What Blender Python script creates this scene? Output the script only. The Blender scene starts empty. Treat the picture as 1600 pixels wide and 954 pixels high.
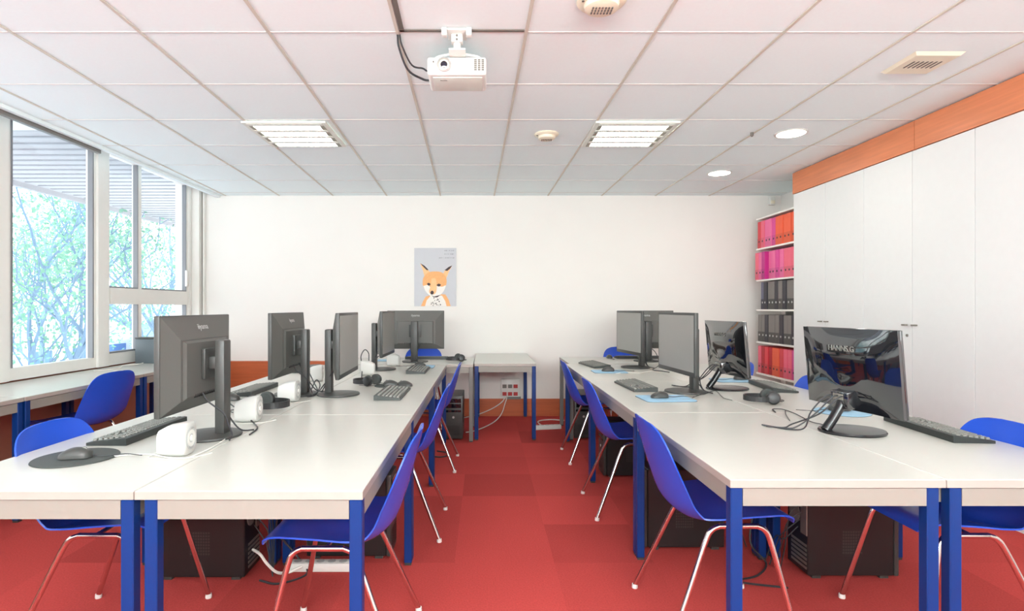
import bpy, bmesh, math, random
from mathutils import Vector, Matrix
random.seed(7)
PI = math.pi
SC = bpy.context.scene
COL = SC.collection
F, CX, CY, CH, TZ = 880.0, 757.0, 480.0, 1.28, 0.74
CEIL = 2.60

def T(px, py, z=TZ):
    k = (py - CY) / (CH - z)
    return ((px - CX) / k, F / k)

# ------------------------------------------------------------------ materials
def lin(c):
    return tuple(((v/255)/12.92 if v/255 <= .04045 else ((v/255+.055)/1.055)**2.4) for v in c) + (1,)
def mat(name, rgb, rough=.5, metal=0, spec=.5, noise=0, nscale=20, bump=0, coat=0, emit=0, stretch=None):
    m = bpy.data.materials.new(name); m.use_nodes = True
    nt = m.node_tree; b = nt.nodes['Principled BSDF']
    col = lin(rgb)
    b.inputs['Base Color'].default_value = col
    b.inputs['Roughness'].default_value = rough
    b.inputs['Metallic'].default_value = metal
    b.inputs['Specular IOR Level'].default_value = spec
    if coat: b.inputs['Coat Weight'].default_value = coat; b.inputs['Coat Roughness'].default_value = .05
    if emit:
        b.inputs['Emission Color'].default_value = col; b.inputs['Emission Strength'].default_value = emit
    tc = nt.nodes.new('ShaderNodeTexCoord'); mp = nt.nodes.new('ShaderNodeMapping')
    nt.links.new(tc.outputs['Object'], mp.inputs['Vector'])
    if stretch: mp.inputs['Scale'].default_value = stretch
    n = nt.nodes.new('ShaderNodeTexNoise'); n.inputs['Scale'].default_value = nscale; n.inputs['Detail'].default_value = 4
    nt.links.new(mp.outputs[0], n.inputs['Vector'])
    a = max(noise, .02)
    r = nt.nodes.new('ShaderNodeMapRange'); r.inputs['To Min'].default_value = 1 - a; r.inputs['To Max'].default_value = 1 + a
    nt.links.new(n.outputs['Fac'], r.inputs['Value'])
    vm = nt.nodes.new('ShaderNodeVectorMath'); vm.operation = 'SCALE'; vm.inputs[0].default_value = col[:3]
    nt.links.new(r.outputs[0], vm.inputs['Scale']); nt.links.new(vm.outputs[0], b.inputs['Base Color'])
    if bump:
        bp = nt.nodes.new('ShaderNodeBump'); bp.inputs['Strength'].default_value = bump; bp.inputs['Distance'].default_value = .002
        nt.links.new(n.outputs['Fac'], bp.inputs['Height']); nt.links.new(bp.outputs[0], b.inputs['Normal'])
    return m

M = {}
M['wall'] = mat('wall_paint', (234, 231, 225), .8, noise=.01, nscale=3)
M['ceiling'] = mat('ceiling_tile', (241, 252, 253), .9, noise=.02, nscale=60)
M['grid'] = mat('ceiling_grid', (208, 203, 190), .5)
M['grid_fine'] = mat('ceiling_joint', (216, 213, 208), .6)
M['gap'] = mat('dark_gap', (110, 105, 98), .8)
M['table'] = mat('white_laminate', (196, 194, 186), .28, noise=.01, spec=.45)
M['edge'] = mat('laminate_edge', (168, 158, 150), .4)
M['apron'] = mat('apron_board', (142, 137, 129), .5)
M['blue'] = mat('blue_steel', (0, 48, 112), .4, spec=.35)
M['grey'] = mat('grey_steel', (120, 118, 114), .4)
M['shell'] = mat('blue_plastic', (30, 78, 196), .27, spec=.6, noise=.03)
M['chrome'] = mat('chrome', (225, 215, 210), .16, metal=1)
M['cap'] = mat('foot_cap', (225, 220, 215), .4)
M['black'] = mat('black_plastic', (62, 62, 60), .42, noise=.04, nscale=200)
M['mback'] = mat('charcoal_plastic', (88, 87, 83), .5, noise=.04, nscale=200)
M['gloss'] = mat('gloss_black', (18, 20, 26), .04, spec=1.0, coat=1)
M['glossy2'] = mat('satin_black', (24, 25, 28), .22, spec=.6)
M['hs'] = mat('headset_black', (42, 42, 43), .4)
M['screen'] = mat('screen_glass', (142, 140, 134), .3, spec=.5)  # grey base colour stands in for room reflections on a dark screen
M['tower'] = mat('tower_metal', (30, 28, 28), .42, noise=.03)
M['vent'] = mat('vent_metal', (58, 54, 52), .5)
M['port'] = mat('port_metal', (150, 145, 135), .35, metal=.6)
M['key'] = mat('key_plastic', (124, 124, 118), .5)
M['keydark'] = mat('keyboard_body', (40, 44, 43), .4)
M['keybody'] = mat('keyboard_grey', (60, 64, 62), .45)
M['white'] = mat('white_plastic', (226, 225, 219), .3)
M['spk'] = mat('speaker_white', (206, 205, 200), .35)
M['cream'] = mat('cream_plastic', (232, 222, 198), .4)
M['silver'] = mat('silver_print', (190, 190, 188), .3, metal=.3)
M['pad'] = mat('grey_pad', (68, 72, 70), .75)
M['bluepad'] = mat('pale_blue_pad', (150, 190, 215), .6)
M['padedge'] = mat('dark_blue_rim', (60, 80, 98), .6)
M['cable'] = mat('black_cable', (45, 45, 48), .5)
M['wcable'] = mat('white_cable', (232, 228, 220), .5)
M['alu'] = mat('window_aluminium', (234, 232, 226), .45, metal=.1)
M['aludark'] = mat('window_seal', (130, 132, 136), .5)
M['wood'] = mat('cherry_wood', (216, 132, 90), .38, noise=.22, nscale=5, stretch=(3, .6, 9))
M['woodx'] = mat('cherry_wood_base', (190, 98, 58), .38, noise=.22, nscale=5, stretch=(.6, 3, 9))
M['woodwall'] = mat('brown_panel', (176, 120, 98), .6, noise=.08, nscale=4)
M['cabinet'] = mat('white_cabinet', (230, 231, 229), .5)
M['shelf'] = mat('white_shelf', (246, 243, 236), .45)
M['lamp'] = mat('lamp_glow', (255, 250, 240), .5, emit=34)
M['lampsoft'] = mat('lamp_soft', (255, 254, 248), .5, emit=16)
M['louvre'] = mat('louvre_metal', (222, 224, 214), .3)
M['dim'] = mat('louvre_end', (150, 150, 135), .5)
M['lens'] = mat('lens_glass', (20, 20, 40), .05, spec=1)
M['red'] = mat('red_socket', (180, 40, 40), .4)
M['box'] = mat('slate_box', (96, 106, 112), .5)
M['paper'] = mat('poster_paper', (198, 199, 203), .6)
M['foxo'] = mat('fox_orange', (240, 176, 116), .7, noise=.15, nscale=60)
M['foxl'] = mat('fox_light_orange', (246, 194, 140), .7, noise=.1, nscale=60)
M['foxw'] = mat('fox_white', (240, 234, 226), .7, noise=.05, nscale=80)
M['foxd'] = mat('fox_dark', (70, 58, 60), .7)
M['foxt'] = mat('poster_text', (140, 142, 146), .7)
M['soffit'] = mat('soffit_panel', (176, 178, 182), .7)
M['sline'] = mat('soffit_joint', (160, 162, 168), .7)
M['bark'] = mat('bark_pale', (112, 140, 165), .9, noise=.1)  # pale tone carries the overexposed daylight on the trunks
M['leafa'] = mat('leaf_teal', (120, 172, 150), .7, noise=.25, nscale=2)  # leaf colour paled to paint in the blown-out outdoor light
M['leafb'] = mat('leaf_green', (140, 182, 140), .7, noise=.25, nscale=2)  # paled like the teal leaves, overexposure put into the colour
M['facade'] = mat('pale_facade', (225, 230, 238), .8)
M['facadeb'] = mat('blue_facade', (150, 180, 215), .8)
M['winfar'] = mat('far_window', (90, 125, 175), .4)
M['street'] = mat('street', (205, 212, 220), .9)

def carpet():
    m = bpy.data.materials.new('red_carpet'); m.use_nodes = True; nt = m.node_tree; b = nt.nodes['Principled BSDF']
    b.inputs['Roughness'].default_value = .95; b.inputs['Specular IOR Level'].default_value = .1
    tc = nt.nodes.new('ShaderNodeTexCoord')
    mp = nt.nodes.new('ShaderNodeMapping'); mp.inputs['Scale'].default_value = (2, 2, 2); mp.inputs['Location'].default_value = (.3, .35, 0)
    nt.links.new(tc.outputs['Object'], mp.inputs['Vector'])
    fl = nt.nodes.new('ShaderNodeVectorMath'); fl.operation = 'FLOOR'; nt.links.new(mp.outputs[0], fl.inputs[0])
    wn = nt.nodes.new('ShaderNodeTexWhiteNoise'); nt.links.new(fl.outputs[0], wn.inputs['Vector'])
    n = nt.nodes.new('ShaderNodeTexNoise'); n.inputs['Scale'].default_value = 130; n.inputs['Detail'].default_value = 3
    nt.links.new(tc.outputs['Object'], n.inputs['Vector'])
    a = nt.nodes.new('ShaderNodeMapRange'); a.inputs['To Min'].default_value = .8; a.inputs['To Max'].default_value = 1.12
    nt.links.new(wn.outputs['Value'], a.inputs['Value'])
    c = nt.nodes.new('ShaderNodeMapRange'); c.inputs['To Min'].default_value = .72; c.inputs['To Max'].default_value = 1.28
    nt.links.new(n.outputs['Fac'], c.inputs['Value'])
    mu = nt.nodes.new('ShaderNodeMath'); mu.operation = 'MULTIPLY'; nt.links.new(a.outputs[0], mu.inputs[0]); nt.links.new(c.outputs[0], mu.inputs[1])
    vm = nt.nodes.new('ShaderNodeVectorMath'); vm.operation = 'SCALE'; vm.inputs[0].default_value = lin((184, 70, 66))[:3]
    nt.links.new(mu.outputs[0], vm.inputs['Scale']); nt.links.new(vm.outputs[0], b.inputs['Base Color'])
    bp = nt.nodes.new('ShaderNodeBump'); bp.inputs['Strength'].default_value = .4; bp.inputs['Distance'].default_value = .003
    nt.links.new(n.outputs['Fac'], bp.inputs['Height']); nt.links.new(bp.outputs[0], b.inputs['Normal'])
    return m
M['carpet'] = carpet()
def glass():
    m = bpy.data.materials.new('window_glass'); m.use_nodes = True; nt = m.node_tree
    nt.nodes.remove(nt.nodes['Principled BSDF'])
    t = nt.nodes.new('ShaderNodeBsdfTransparent'); g = nt.nodes.new('ShaderNodeBsdfGlossy'); g.inputs['Roughness'].default_value = .02
    t.inputs['Color'].default_value = (.97, .99, 1, 1)
    lw = nt.nodes.new('ShaderNodeLayerWeight'); lw.inputs['Blend'].default_value = .2
    fr = nt.nodes.new('ShaderNodeMath'); fr.operation = 'MULTIPLY'; fr.inputs[1].default_value = .22
    nt.links.new(lw.outputs['Facing'], fr.inputs[0])
    mx = nt.nodes.new('ShaderNodeMixShader')
    nt.links.new(fr.outputs[0], mx.inputs[0]); nt.links.new(t.outputs[0], mx.inputs[1]); nt.links.new(g.outputs[0], mx.inputs[2])
    nt.links.new(mx.outputs[0], nt.nodes['Material Output'].inputs['Surface'])
    return m
M['glass'] = glass()

# ------------------------------------------------------------------ mesh helpers
def cr(pts, n=6):
    P = [Vector(p) for p in pts]; P = [P[0]*2-P[1]] + P + [P[-1]*2-P[-2]]
    out = []
    for i in range(1, len(P)-2):
        a, b, c, d = P[i-1:i+3]
        for j in range(n):
            t = j/n
            out.append(.5*((2*b) + (c-a)*t + (2*a-5*b+4*c-d)*t*t + (3*b-a-3*c+d)*t**3))
    out.append(P[-2]); return out

class MB:
    def __init__(s): s.bm = bmesh.new()
    def box(s, x0, x1, y0, y1, z0, z1, bev=0, mx=None, seg=2):
        vs = [s.bm.verts.new(Vector((x, y, z))) for x in (x0, x1) for y in (y0, y1) for z in (z0, z1)]
        fs = [s.bm.faces.new([vs[i] for i in f]) for f in ((0,1,3,2),(4,6,7,5),(0,4,5,1),(2,3,7,6),(0,2,6,4),(1,5,7,3))]
        if bev:
            es = list({e for f in fs for e in f.edges})
            r = bmesh.ops.bevel(s.bm, geom=es, offset=bev, segments=seg, profile=.5, affect='EDGES')
            vs = list({v for f in r['faces'] for v in f.verts} | {v for v in vs if v.is_valid})
        if mx: bmesh.ops.transform(s.bm, matrix=mx, verts=[v for v in vs if v.is_valid])
        return s
    def frustum(s, a, za, b, zb, axis='z'):
        # a,b=(x0,x1,y0,y1) rectangles at za / zb ; axis says which axis za runs on
        def P(u, v, w):
            return {'z': (u, v, w), 'y': (u, w, v), 'x': (w, u, v)}[axis]
        va = [s.bm.verts.new(P(u, v, za)) for u, v in ((a[0],a[2]),(a[1],a[2]),(a[1],a[3]),(a[0],a[3]))]
        vb = [s.bm.verts.new(P(u, v, zb)) for u, v in ((b[0],b[2]),(b[1],b[2]),(b[1],b[3]),(b[0],b[3]))]
        for i in range(4): s.bm.faces.new((va[i], va[(i+1)%4], vb[(i+1)%4], vb[i]))
        s.bm.faces.new(va); s.bm.faces.new(vb); return s
    def tube(s, pts, r, n=8, close=False):
        P = [Vector(p) for p in pts]; rings = []
        up = Vector((0, 0, 1)); N = len(P)
        prev = None
        for i, p in enumerate(P):
            t = (P[(i+1) % N]-P[i-1]) if close else (P[min(i+1, N-1)]-P[max(i-1, 0)])
            if t.length < 1e-9: t = Vector((0, 0, 1))
            t.normalize()
            if prev is None:
                u = t.cross(up) if abs(t.dot(up)) < .9 else t.cross(Vector((1, 0, 0)))
            else: u = prev - t*prev.dot(t)
            u.normalize(); prev = u; v = t.cross(u)
            rr = r[i] if isinstance(r, (list, tuple)) else r
            rings.append([s.bm.verts.new(p + (u*math.cos(2*PI*k/n) + v*math.sin(2*PI*k/n))*rr) for k in range(n)])
        for i in range(N if close else N-1):
            a, b = rings[i], rings[(i+1) % N]
            for k in range(n): s.bm.faces.new((a[k], a[(k+1)%n], b[(k+1)%n], b[k]))
        if not close: s.bm.faces.new(rings[0][::-1]); s.bm.faces.new(rings[-1])
        return s
    def lathe(s, prof, c=(0,0,0), n=32, mx=None, sx=1, sy=1):
        # prof: (radius,height) list, around z
        rings = []; new = []
        for r, h in prof:
            ring = [s.bm.verts.new((r*sx*math.cos(2*PI*k/n), r*sy*math.sin(2*PI*k/n), h)) for k in range(n)]
            rings.append(ring); new += ring
        for a, b in zip(rings, rings[1:]):
            for k in range(n): s.bm.faces.new((a[k], a[(k+1)%n], b[(k+1)%n], b[k]))
        s.bm.faces.new(rings[0][::-1]); s.bm.faces.new(rings[-1])
        m = Matrix.Translation(c) @ (mx or Matrix())
        bmesh.ops.transform(s.bm, matrix=m, verts=new); return s
    def poly(s, pts, thick=0, d=(0, 0, 1)):
        vs = [s.bm.verts.new(p) for p in pts]; f = s.bm.faces.new(vs)
        if thick:
            r = bmesh.ops.extrude_face_region(s.bm, geom=[f])
            bmesh.ops.translate(s.bm, vec=Vector(d)*thick, verts=[v for v in r['geom'] if isinstance(v, bmesh.types.BMVert)])
        return s
    def build(s, name, m, parent=None, loc=None, rot=None, smooth=True):
        bmesh.ops.recalc_face_normals(s.bm, faces=s.bm.faces)
        me = bpy.data.meshes.new(name); s.bm.to_mesh(me); s.bm.free()
        me.materials.append(M[m] if isinstance(m, str) else m)
        if smooth:
            for p in me.polygons: p.use_smooth = True
            me.set_sharp_from_angle(angle=math.radians(38))
        o = bpy.data.objects.new(name, me); COL.objects.link(o)
        if loc: o.location = loc
        if rot: o.rotation_euler = rot
        if parent: o.parent = parent
        return o

def tag(o, label, cat, group=None, kind=None):
    o['label'] = label; o['category'] = cat
    if group: o['group'] = group
    if kind: o['kind'] = kind
    return o
def empty(name, label, cat, loc=(0,0,0), rz=0, group=None):
    o = bpy.data.objects.new(name, None); COL.objects.link(o); o.empty_display_size = .05
    o.location = loc; o.rotation_euler = (0, 0, rz)
    return tag(o, label, cat, group)
def dup(o, label, loc, rz=0, group=None, parent=None):
    c = o.copy(); COL.objects.link(c)
    if parent is None:
        c.location = loc; c.rotation_euler = (0, 0, rz); c['label'] = label
        if group: c['group'] = group
    else: c.parent = parent
    for ch in o.children: dup(ch, None, None, parent=c)
    return c
def struct(name, mb, m, label):
    o = mb.build(name, m, smooth=False); o['kind'] = 'structure'; o['label'] = label; return o
def text_mesh(name, body, size, m, parent, mx, extrude=.0005):
    cu = bpy.data.curves.new(name, 'FONT'); cu.body = body; cu.size = size; cu.extrude = extrude; cu.align_x = 'CENTER'; cu.align_y = 'CENTER'
    t = bpy.data.objects.new(name, cu); COL.objects.link(t)
    dg = bpy.context.evaluated_depsgraph_get(); me = bpy.data.meshes.new_from_object(t.evaluated_get(dg))
    bpy.data.objects.remove(t); bpy.data.curves.remove(cu)
    me.transform(mx); me.materials.clear(); me.materials.append(M[m])
    o = bpy.data.objects.new(name, me); COL.objects.link(o); o.parent = parent; return o
def RX(a): return Matrix.Rotation(math.radians(a), 4, 'X')
def RY(a): return Matrix.Rotation(math.radians(a), 4, 'Y')
def RZ(a): return Matrix.Rotation(math.radians(a), 4, 'Z')
def TR(*a): return Matrix.Translation(a)
R = math.radians

# ------------------------------------------------------------------ room shell
WX, RXW, WY, NY = -3.45, 3.50, 6.65, -2.4       # left (window) wall, right wall, far wall, near wall
struct('floor', MB().box(WX-.2, RXW+.1, NY-.1, WY+.1, -.12, 0), 'carpet', 'red carpet tile floor of the classroom')
struct('wall_far', MB().box(WX-.2, RXW+.1, WY, WY+.12, 0, 2.9), 'wall', 'white painted end wall behind the desks')
struct('wall_right', MB().box(RXW, RXW+.12, NY, WY, 0, 2.9), 'wall', 'white side wall behind cabinets and shelf')
struct('wall_near', MB().box(WX-.2, RXW+.1, NY-.12, NY, 0, 2.9), 'wall', 'white wall behind the viewer')
struct('wall_left', MB().box(WX-.15, WX-.02, NY, WY, -.1, .75), 'woodwall', 'low brown panelled wall under the windows')
struct('ceiling', MB().box(-3.12, RXW+.1, NY, WY, CEIL, CEIL+.15).box(WX-.06, -3.12, NY, WY, 2.72, CEIL+.15), 'ceiling', 'white suspended tile ceiling')
# ceiling edge and curtain rail
struct('trim_1', MB().box(-3.16, -3.12, NY, WY-.002, 2.575, 2.715), 'ceiling', 'white boxed edge of the ceiling beside the windows')
struct('trim_2', MB().box(-3.20, -3.165, .2, 4.65, 2.548, 2.60), 'grey', 'grey curtain rail along the ceiling edge')
# long grid bars
def gx(n, y):   # bar n at depth y
    a = .2 + .617*n; b = .114 + .6335*n
    return a + (b-a)*(y-2.70)/(6.677-2.70)
g = MB()
for n in range(-5, 6):
    if n > 4: continue
    x0, x1 = gx(n, NY), gx(n, WY-.002)
    w = .008
    g.poly([(x0-w, NY, CEIL-.005), (x0+w, NY, CEIL-.005), (x1+w, WY-.002, CEIL-.005), (x1-w, WY-.002, CEIL-.005)], .0045)
struct('trim_3', g, 'grid', 'beige main runners of the ceiling grid')
g = MB()
for j in range(-7, 7):
    y = 2.70 + j*.629
    if NY < y < WY: g.box(-3.11, RXW-.02, y-.004, y+.004, CEIL-.003, CEIL-.0005)
struct('trim_4', g, 'grid_fine', 'fine cross joints of the ceiling grid')
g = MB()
g.box(gx(-1, 2.6)+.012, gx(0, 2.6)-.012, 2.672, 2.69, CEIL-.006, CEIL-.001)  # dark strips on the solid ceiling stand in for the gap's shade
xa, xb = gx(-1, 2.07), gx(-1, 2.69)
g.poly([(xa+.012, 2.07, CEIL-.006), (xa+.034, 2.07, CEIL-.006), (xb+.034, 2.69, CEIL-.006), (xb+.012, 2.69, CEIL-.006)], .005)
struct('trim_5', g, 'gap', 'dark strips painted as the shadow gap around the loose ceiling tile')
# skirting
struct('baseboard_far', MB().box(-1.5, RXW-.002, WY-.018, WY-.001, 0, .205), 'woodx', 'orange wood baseboard along the end wall')
struct('trim_6', MB().box(WX, -1.55, WY-.06, WY-.001, 0, .65), 'woodx', 'tall orange wood panel low on the end wall')
struct('trim_7', MB().box(WX, WX+.13, WY-.10, WY-.001, .65, 2.71).box(WX+.15, WX+.165, WY-.05, WY-.001, .65, 2.71), 'wall', 'cream boxed strip in the corner by the windows')

# ------------------------------------------------------------------ windows on the left
def window(n, y0, y1, kind):
    d = MB(); x0, x1 = WX-.03, WX+.03
    t = .035
    if kind == 'single':
        d.box(x0, x1, y0, y0+t, .75, 2.715).box(x0, x1, y1-t, y1, .75, 2.715)
        d.box(x0, x1, y0+t, y1-t, .75, .84).box(x0, x1, y0+t, y1-t, 2.68, 2.715)
        panes = [(y0+t, y1-t, .84, 2.68)]
        seal = [(y0+t, y0+t+.014, .84, 2.68), (y1-t-.014, y1-t, .84, 2.68)]
    else:
        ym = y0 + (y1-y0)*.35
        d.box(x0, x1, y0, y0+t, .75, 2.715).box(x0, x1, y1-t, y1, .75, 2.715)
        d.box(x0, x1, y0+t, y1-t, .75, .86).box(x0, x1, y0+t, y1-t, 2.68, 2.715)
        d.box(x0, x1, ym-.03, ym+.03, .86, 2.68)
        d.box(x0, x1+.02, y0+t, y1-t, 1.31, 1.46)
        panes = [(y0+t, ym-.03, .86, 1.31), (ym+.03, y1-t, .86, 1.31), (y0+t, ym-.03, 1.46, 2.68), (ym+.03, y1-t, 1.46, 2.68)]
        seal = [(p[0], p[1], p[2], p[2]+.014) for p in panes] + [(p[1]-.012, p[1], p[2]+.014, p[3]) for p in panes]
    o = d.build('window_%d' % n, 'alu', smooth=False); o['kind'] = 'structure'; o['label'] = 'aluminium framed window looking onto trees'
    s = MB()
    for p in seal: s.box(WX-.01, WX+.034, *p)
    s.build('window_seal', 'aludark', o, smooth=False)
    for p in panes:
        MB().box(WX-.004, WX+.004, p[0], p[1], p[2], p[3]).build('glass_pane', 'glass', o, smooth=False)
    if kind != 'single':
        MB().box(WX+.035, WX+.06, y1-.07, y1-.045, 1.52, 1.70, .004).build('window_handle', 'alu', o)
posts = MB()
window(1, 5.10, 6.49, 'double'); window(2, 4.03, 4.96, 'single')
wy = 3.90; k = 3
while wy > NY+.9:
    window(k, wy-.92, wy, 'single'); wy -= 1.04; k += 1
posts.box(WX-.06, WX+.05, 4.96, 5.10, .75, 2.715).box(WX-.06, WX+.05, 3.90, 4.03, .75, 2.715).box(WX-.06, WX+.05, 6.49, WY-.11, .75, 2.715)
wy = 3.90-.92
while wy > NY+.5:
    posts.box(WX-.06, WX+.05, wy-.12, wy, .75, 2.715); wy -= 1.04
posts.box(WX-.06, WX+.05, NY, wy+1.04-.12-.0, .75, 2.715) if False else None
struct('trim_8', posts, 'alu', 'aluminium posts between the windows')

# ------------------------------------------------------------------ outside
o = struct('ground', MB().box(-60, WX-.4, -25, 60, -3.7, -3.5), 'street', 'pale street and pavement below the windows')
s = MB().box(-5.62, WX-.1, -4, 12, 2.80, 2.95)
canopy = empty('roof_overhang', 'pale slatted roof overhang above the outside of the windows', 'overhang', (0, 0, 0))
s.build('soffit', 'soffit', canopy, smooth=False)
s = MB()
for j in range(60): s.box(-5.55, WX-.12, -1.2+j*.2, -1.2+j*.2+.03, 2.788, 2.801)
s.build('slat_joint', 'sline', canopy, smooth=False)
MB().box(-5.68, -5.62, -4, 12, 2.74, 3.0).build('fascia_edge', 'sline', canopy, smooth=False)
MB().box(-5.5, -3.6, 4.45, 4.68, 2.75, 2.788).build('light_band', 'white', canopy, smooth=False)

def tree(label, x, y, seed, h, leafm, cr_z=1.2, spread=2.3, nl=4200):
    rnd = random.Random(seed)
    t = empty('tree', label, 'tree', (x, y, -3.5), 0, 'trees outside the windows')
    tr = MB(); tips = []
    def branch(p, d, L, r, lev):
        pts = [p]; q = p.copy(); dd = d.copy()
        for i in range(4):
            dd = (dd + Vector((rnd.uniform(-.28,.28), rnd.uniform(-.28,.28), rnd.uniform(-.05,.22)))).normalized()
            q = q + dd*L/4; pts.append(q.copy())
            if lev >= 2: tips.append(q.copy())
        tr.tube(pts, [r*(1-.16*i) for i in range(5)], 5)
        if lev < 4:
            for c in range(3 if lev else 4):
                a = rnd.uniform(0, 2*PI); s = pts[rnd.choice((2, 3, 4))]
                nd = (dd + Vector((math.cos(a), math.sin(a), rnd.uniform(-.1,.6)))*.85).normalized()
                branch(s, nd, L*rnd.uniform(.58,.8), r*.55, lev+1)
    branch(Vector((0,0,0)), Vector((rnd.uniform(-.15,.15), rnd.uniform(-.15,.15), 1)), h*.42, .12, 0)
    tr.build('trunk', 'bark', t)
    lf = MB(); bm = lf.bm
    for i in range(nl):
        c = rnd.choice(tips) + Vector((rnd.gauss(0,.32), rnd.gauss(0,.32), rnd.gauss(0,.28)))
        s = rnd.uniform(.02,.05); u = Vector((rnd.gauss(0,1), rnd.gauss(0,1), rnd.gauss(0,1))).normalized(); v = u.orthogonal().normalized()
        bm.faces.new([bm.verts.new(c+u*s), bm.verts.new(c+v*s*.6), bm.verts.new(c-u*s), bm.verts.new(c-v*s*.6)])
    me = bpy.data.meshes.new('foliage'); bm.to_mesh(me); bm.free(); me.materials.append(M[leafm])
    f = bpy.data.objects.new('foliage', me); COL.objects.link(f); f.parent = t
tree('slender leafy tree nearest the window, seen through the left pane', -8.2, 9.6, 11, 7.5, 'leafa')
tree('leafy tree with forked trunk beyond the middle of the window', -11.5, 11.5, 23, 8.0, 'leafb')
tree('green tree seen through the narrow pane beside the window post', -8.6, 13.6, 5, 8.2, 'leafa')
tree('bushy tree at the right end of the window view', -9.4, 17.5, 42, 8.4, 'leafb')
tree('tall tree further down the street in front of the pale building', -14.5, 18.5, 77, 8.8, 'leafa')

def building(label, x0, x1, y0, y1, z1, m, nf, nc):
    b = empty('building', label, 'building', ((x0+x1)/2, y0, -3.5))
    ox, oy = (x0+x1)/2, y0
    MB().box(x0-ox, x1-ox, 0, y1-y0, 0, z1+3.5).build('wall', m, b, smooth=False)
    for r_ in range(nf):
        for c in range(nc):
            w = (x1-x0)/nc; a = x0-ox+w*(c+.25)
            MB().box(a, a+w*.5, -.06, -.005, 1.2+r_*3, 2.8+r_*3).build('window', 'winfar', b, smooth=False)
    for r_ in range(nf):
        for c in range(6):
            w = (y1-y0)/6; a = w*(c+.25)
            MB().box(x1-ox+.005, x1-ox+.06, a, a+w*.5, 1.2+r_*3, 2.8+r_*3).build('window', 'winfar', b, smooth=False)
    MB().box(x0-ox-.2, x1-ox+.2, -.2, y1-y0+.2, z1+3.5, z1+3.8).build('roof_edge', 'facade', b, smooth=False)
building('white building across the street behind the trees', -30, -20, 24, 40, 1.2, 'facade', 1, 5)
building('blue grey low building far down the street', -18.5, -14, 30, 36, .4, 'facadeb', 1, 3)

# ------------------------------------------------------------------ tables
def make_table(name, label, W, L, legm, loc, group, rz=0, il=.002, ir=.002):
    t = empty(name, label, 'table', loc, rz, group)
    a, b = W/2-.0019, L/2-.0019; l = .038
    MB().box(-a, a, -b, b, TZ-.026, TZ, .002, seg=1).build('tabletop', 'table', t, smooth=False)
    for s in (-1, 1):
        MB().box(-a, a, s*b-.0008, s*b+.0008, TZ-.0255, TZ-.002).build('edge_band', 'edge', t, smooth=False)
        MB().box(s*a-.0008, s*a+.0008, -b+.001, b-.001, TZ-.0255, TZ-.002).build('edge_band', 'edge', t, smooth=False)
        MB().box(-a+l+il+.001, a-l-ir-.001, s*(b-.014)-.010, s*(b-.014)+.010, TZ-.084, TZ-.0285).build('apron', 'apron', t, smooth=False)
        MB().box(s*(a-.014)-.010, s*(a-.014)+.010, -b+l+.003, b-l-.003, TZ-.084, TZ-.0285).build('apron', 'apron', t, smooth=False)
    for sx in (-1, 1):
        for sy in (-1, 1):
            cx, cy = sx*(a-l/2-(il if sx < 0 else ir)), sy*(b-l/2-.002)
            lg = MB().box(cx-l/2, cx+l/2, cy-l/2, cy+l/2, .012, TZ-.0265, .003, seg=1).build('leg', legm, t, smooth=False)
            MB().box(cx-l/2+.003, cx+l/2-.003, cy-l/2+.003, cy+l/2-.003, 0.0005, .012).build('foot_cap', 'black', lg, smooth=False)
    return t
def ytab(name, label, x0, x1, y0, y1, legm='blue', group=None, z=0, il=.002, ir=.002):
    return make_table(name, label, x1-x0, y1-y0, legm, ((x0+x1)/2, (y0+y1)/2, z), group, 0, il, ir)
GD = 'white desks in the two long rows'
LX = (-1.705, -1.031, -.357); RXs = (.77, 1.449, 2.125)
LYs = (1.655, 2.835, 4.06, 5.30); RYs = (1.765, 2.895, 4.15, 5.40)
names_y = ['nearest', 'middle', 'far']
for i in range(3):
    ytab('desk', 'white desk with blue legs, outer window side of the left row, %s of three' % names_y[i], LX[0], LX[1], LYs[i], LYs[i+1], group=GD)
    ytab('desk', 'white desk with blue legs, aisle side of the left row, %s of three' % names_y[i], LX[1], LX[2], LYs[i], LYs[i+1], group=GD, il=.026)
    ytab('desk', 'white desk with blue legs, aisle side of the right row, %s of three' % names_y[i], RXs[0], RXs[1], RYs[i], RYs[i+1], group=GD, ir=.018)
    ytab('desk', 'white desk with blue legs, cabinet side of the right row, %s of three' % names_y[i], RXs[1], RXs[2], RYs[i], RYs[i+1], group=GD, il=.012)
ytab('desk', 'white desk with grey legs set crosswise at the far end of the left row', -1.36, -.105, 5.345, 6.06, 'grey')
ytab('desk', 'white desk with grey legs set crosswise at the far end of the right row', .815, 2.06, 5.425, 6.14, 'grey')
ytab('side_table', 'narrow white table with blue legs against the end wall in the aisle', -.10, .50, 5.42, 6.62, 'blue')
wn = ['nearest to the viewer', 'left end showing behind the front blue chair', 'beside the blue chair at the window', 'in the far window corner']
for i, (a, b) in enumerate(((1.02, 2.2), (2.21, 3.39), (3.40, 4.58), (4.59, 5.77))):
    ytab('window_desk', 'white desk with blue legs under the windows, ' + wn[i], -3.415, -2.77, a, b, group='desks along the windows')

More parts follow.
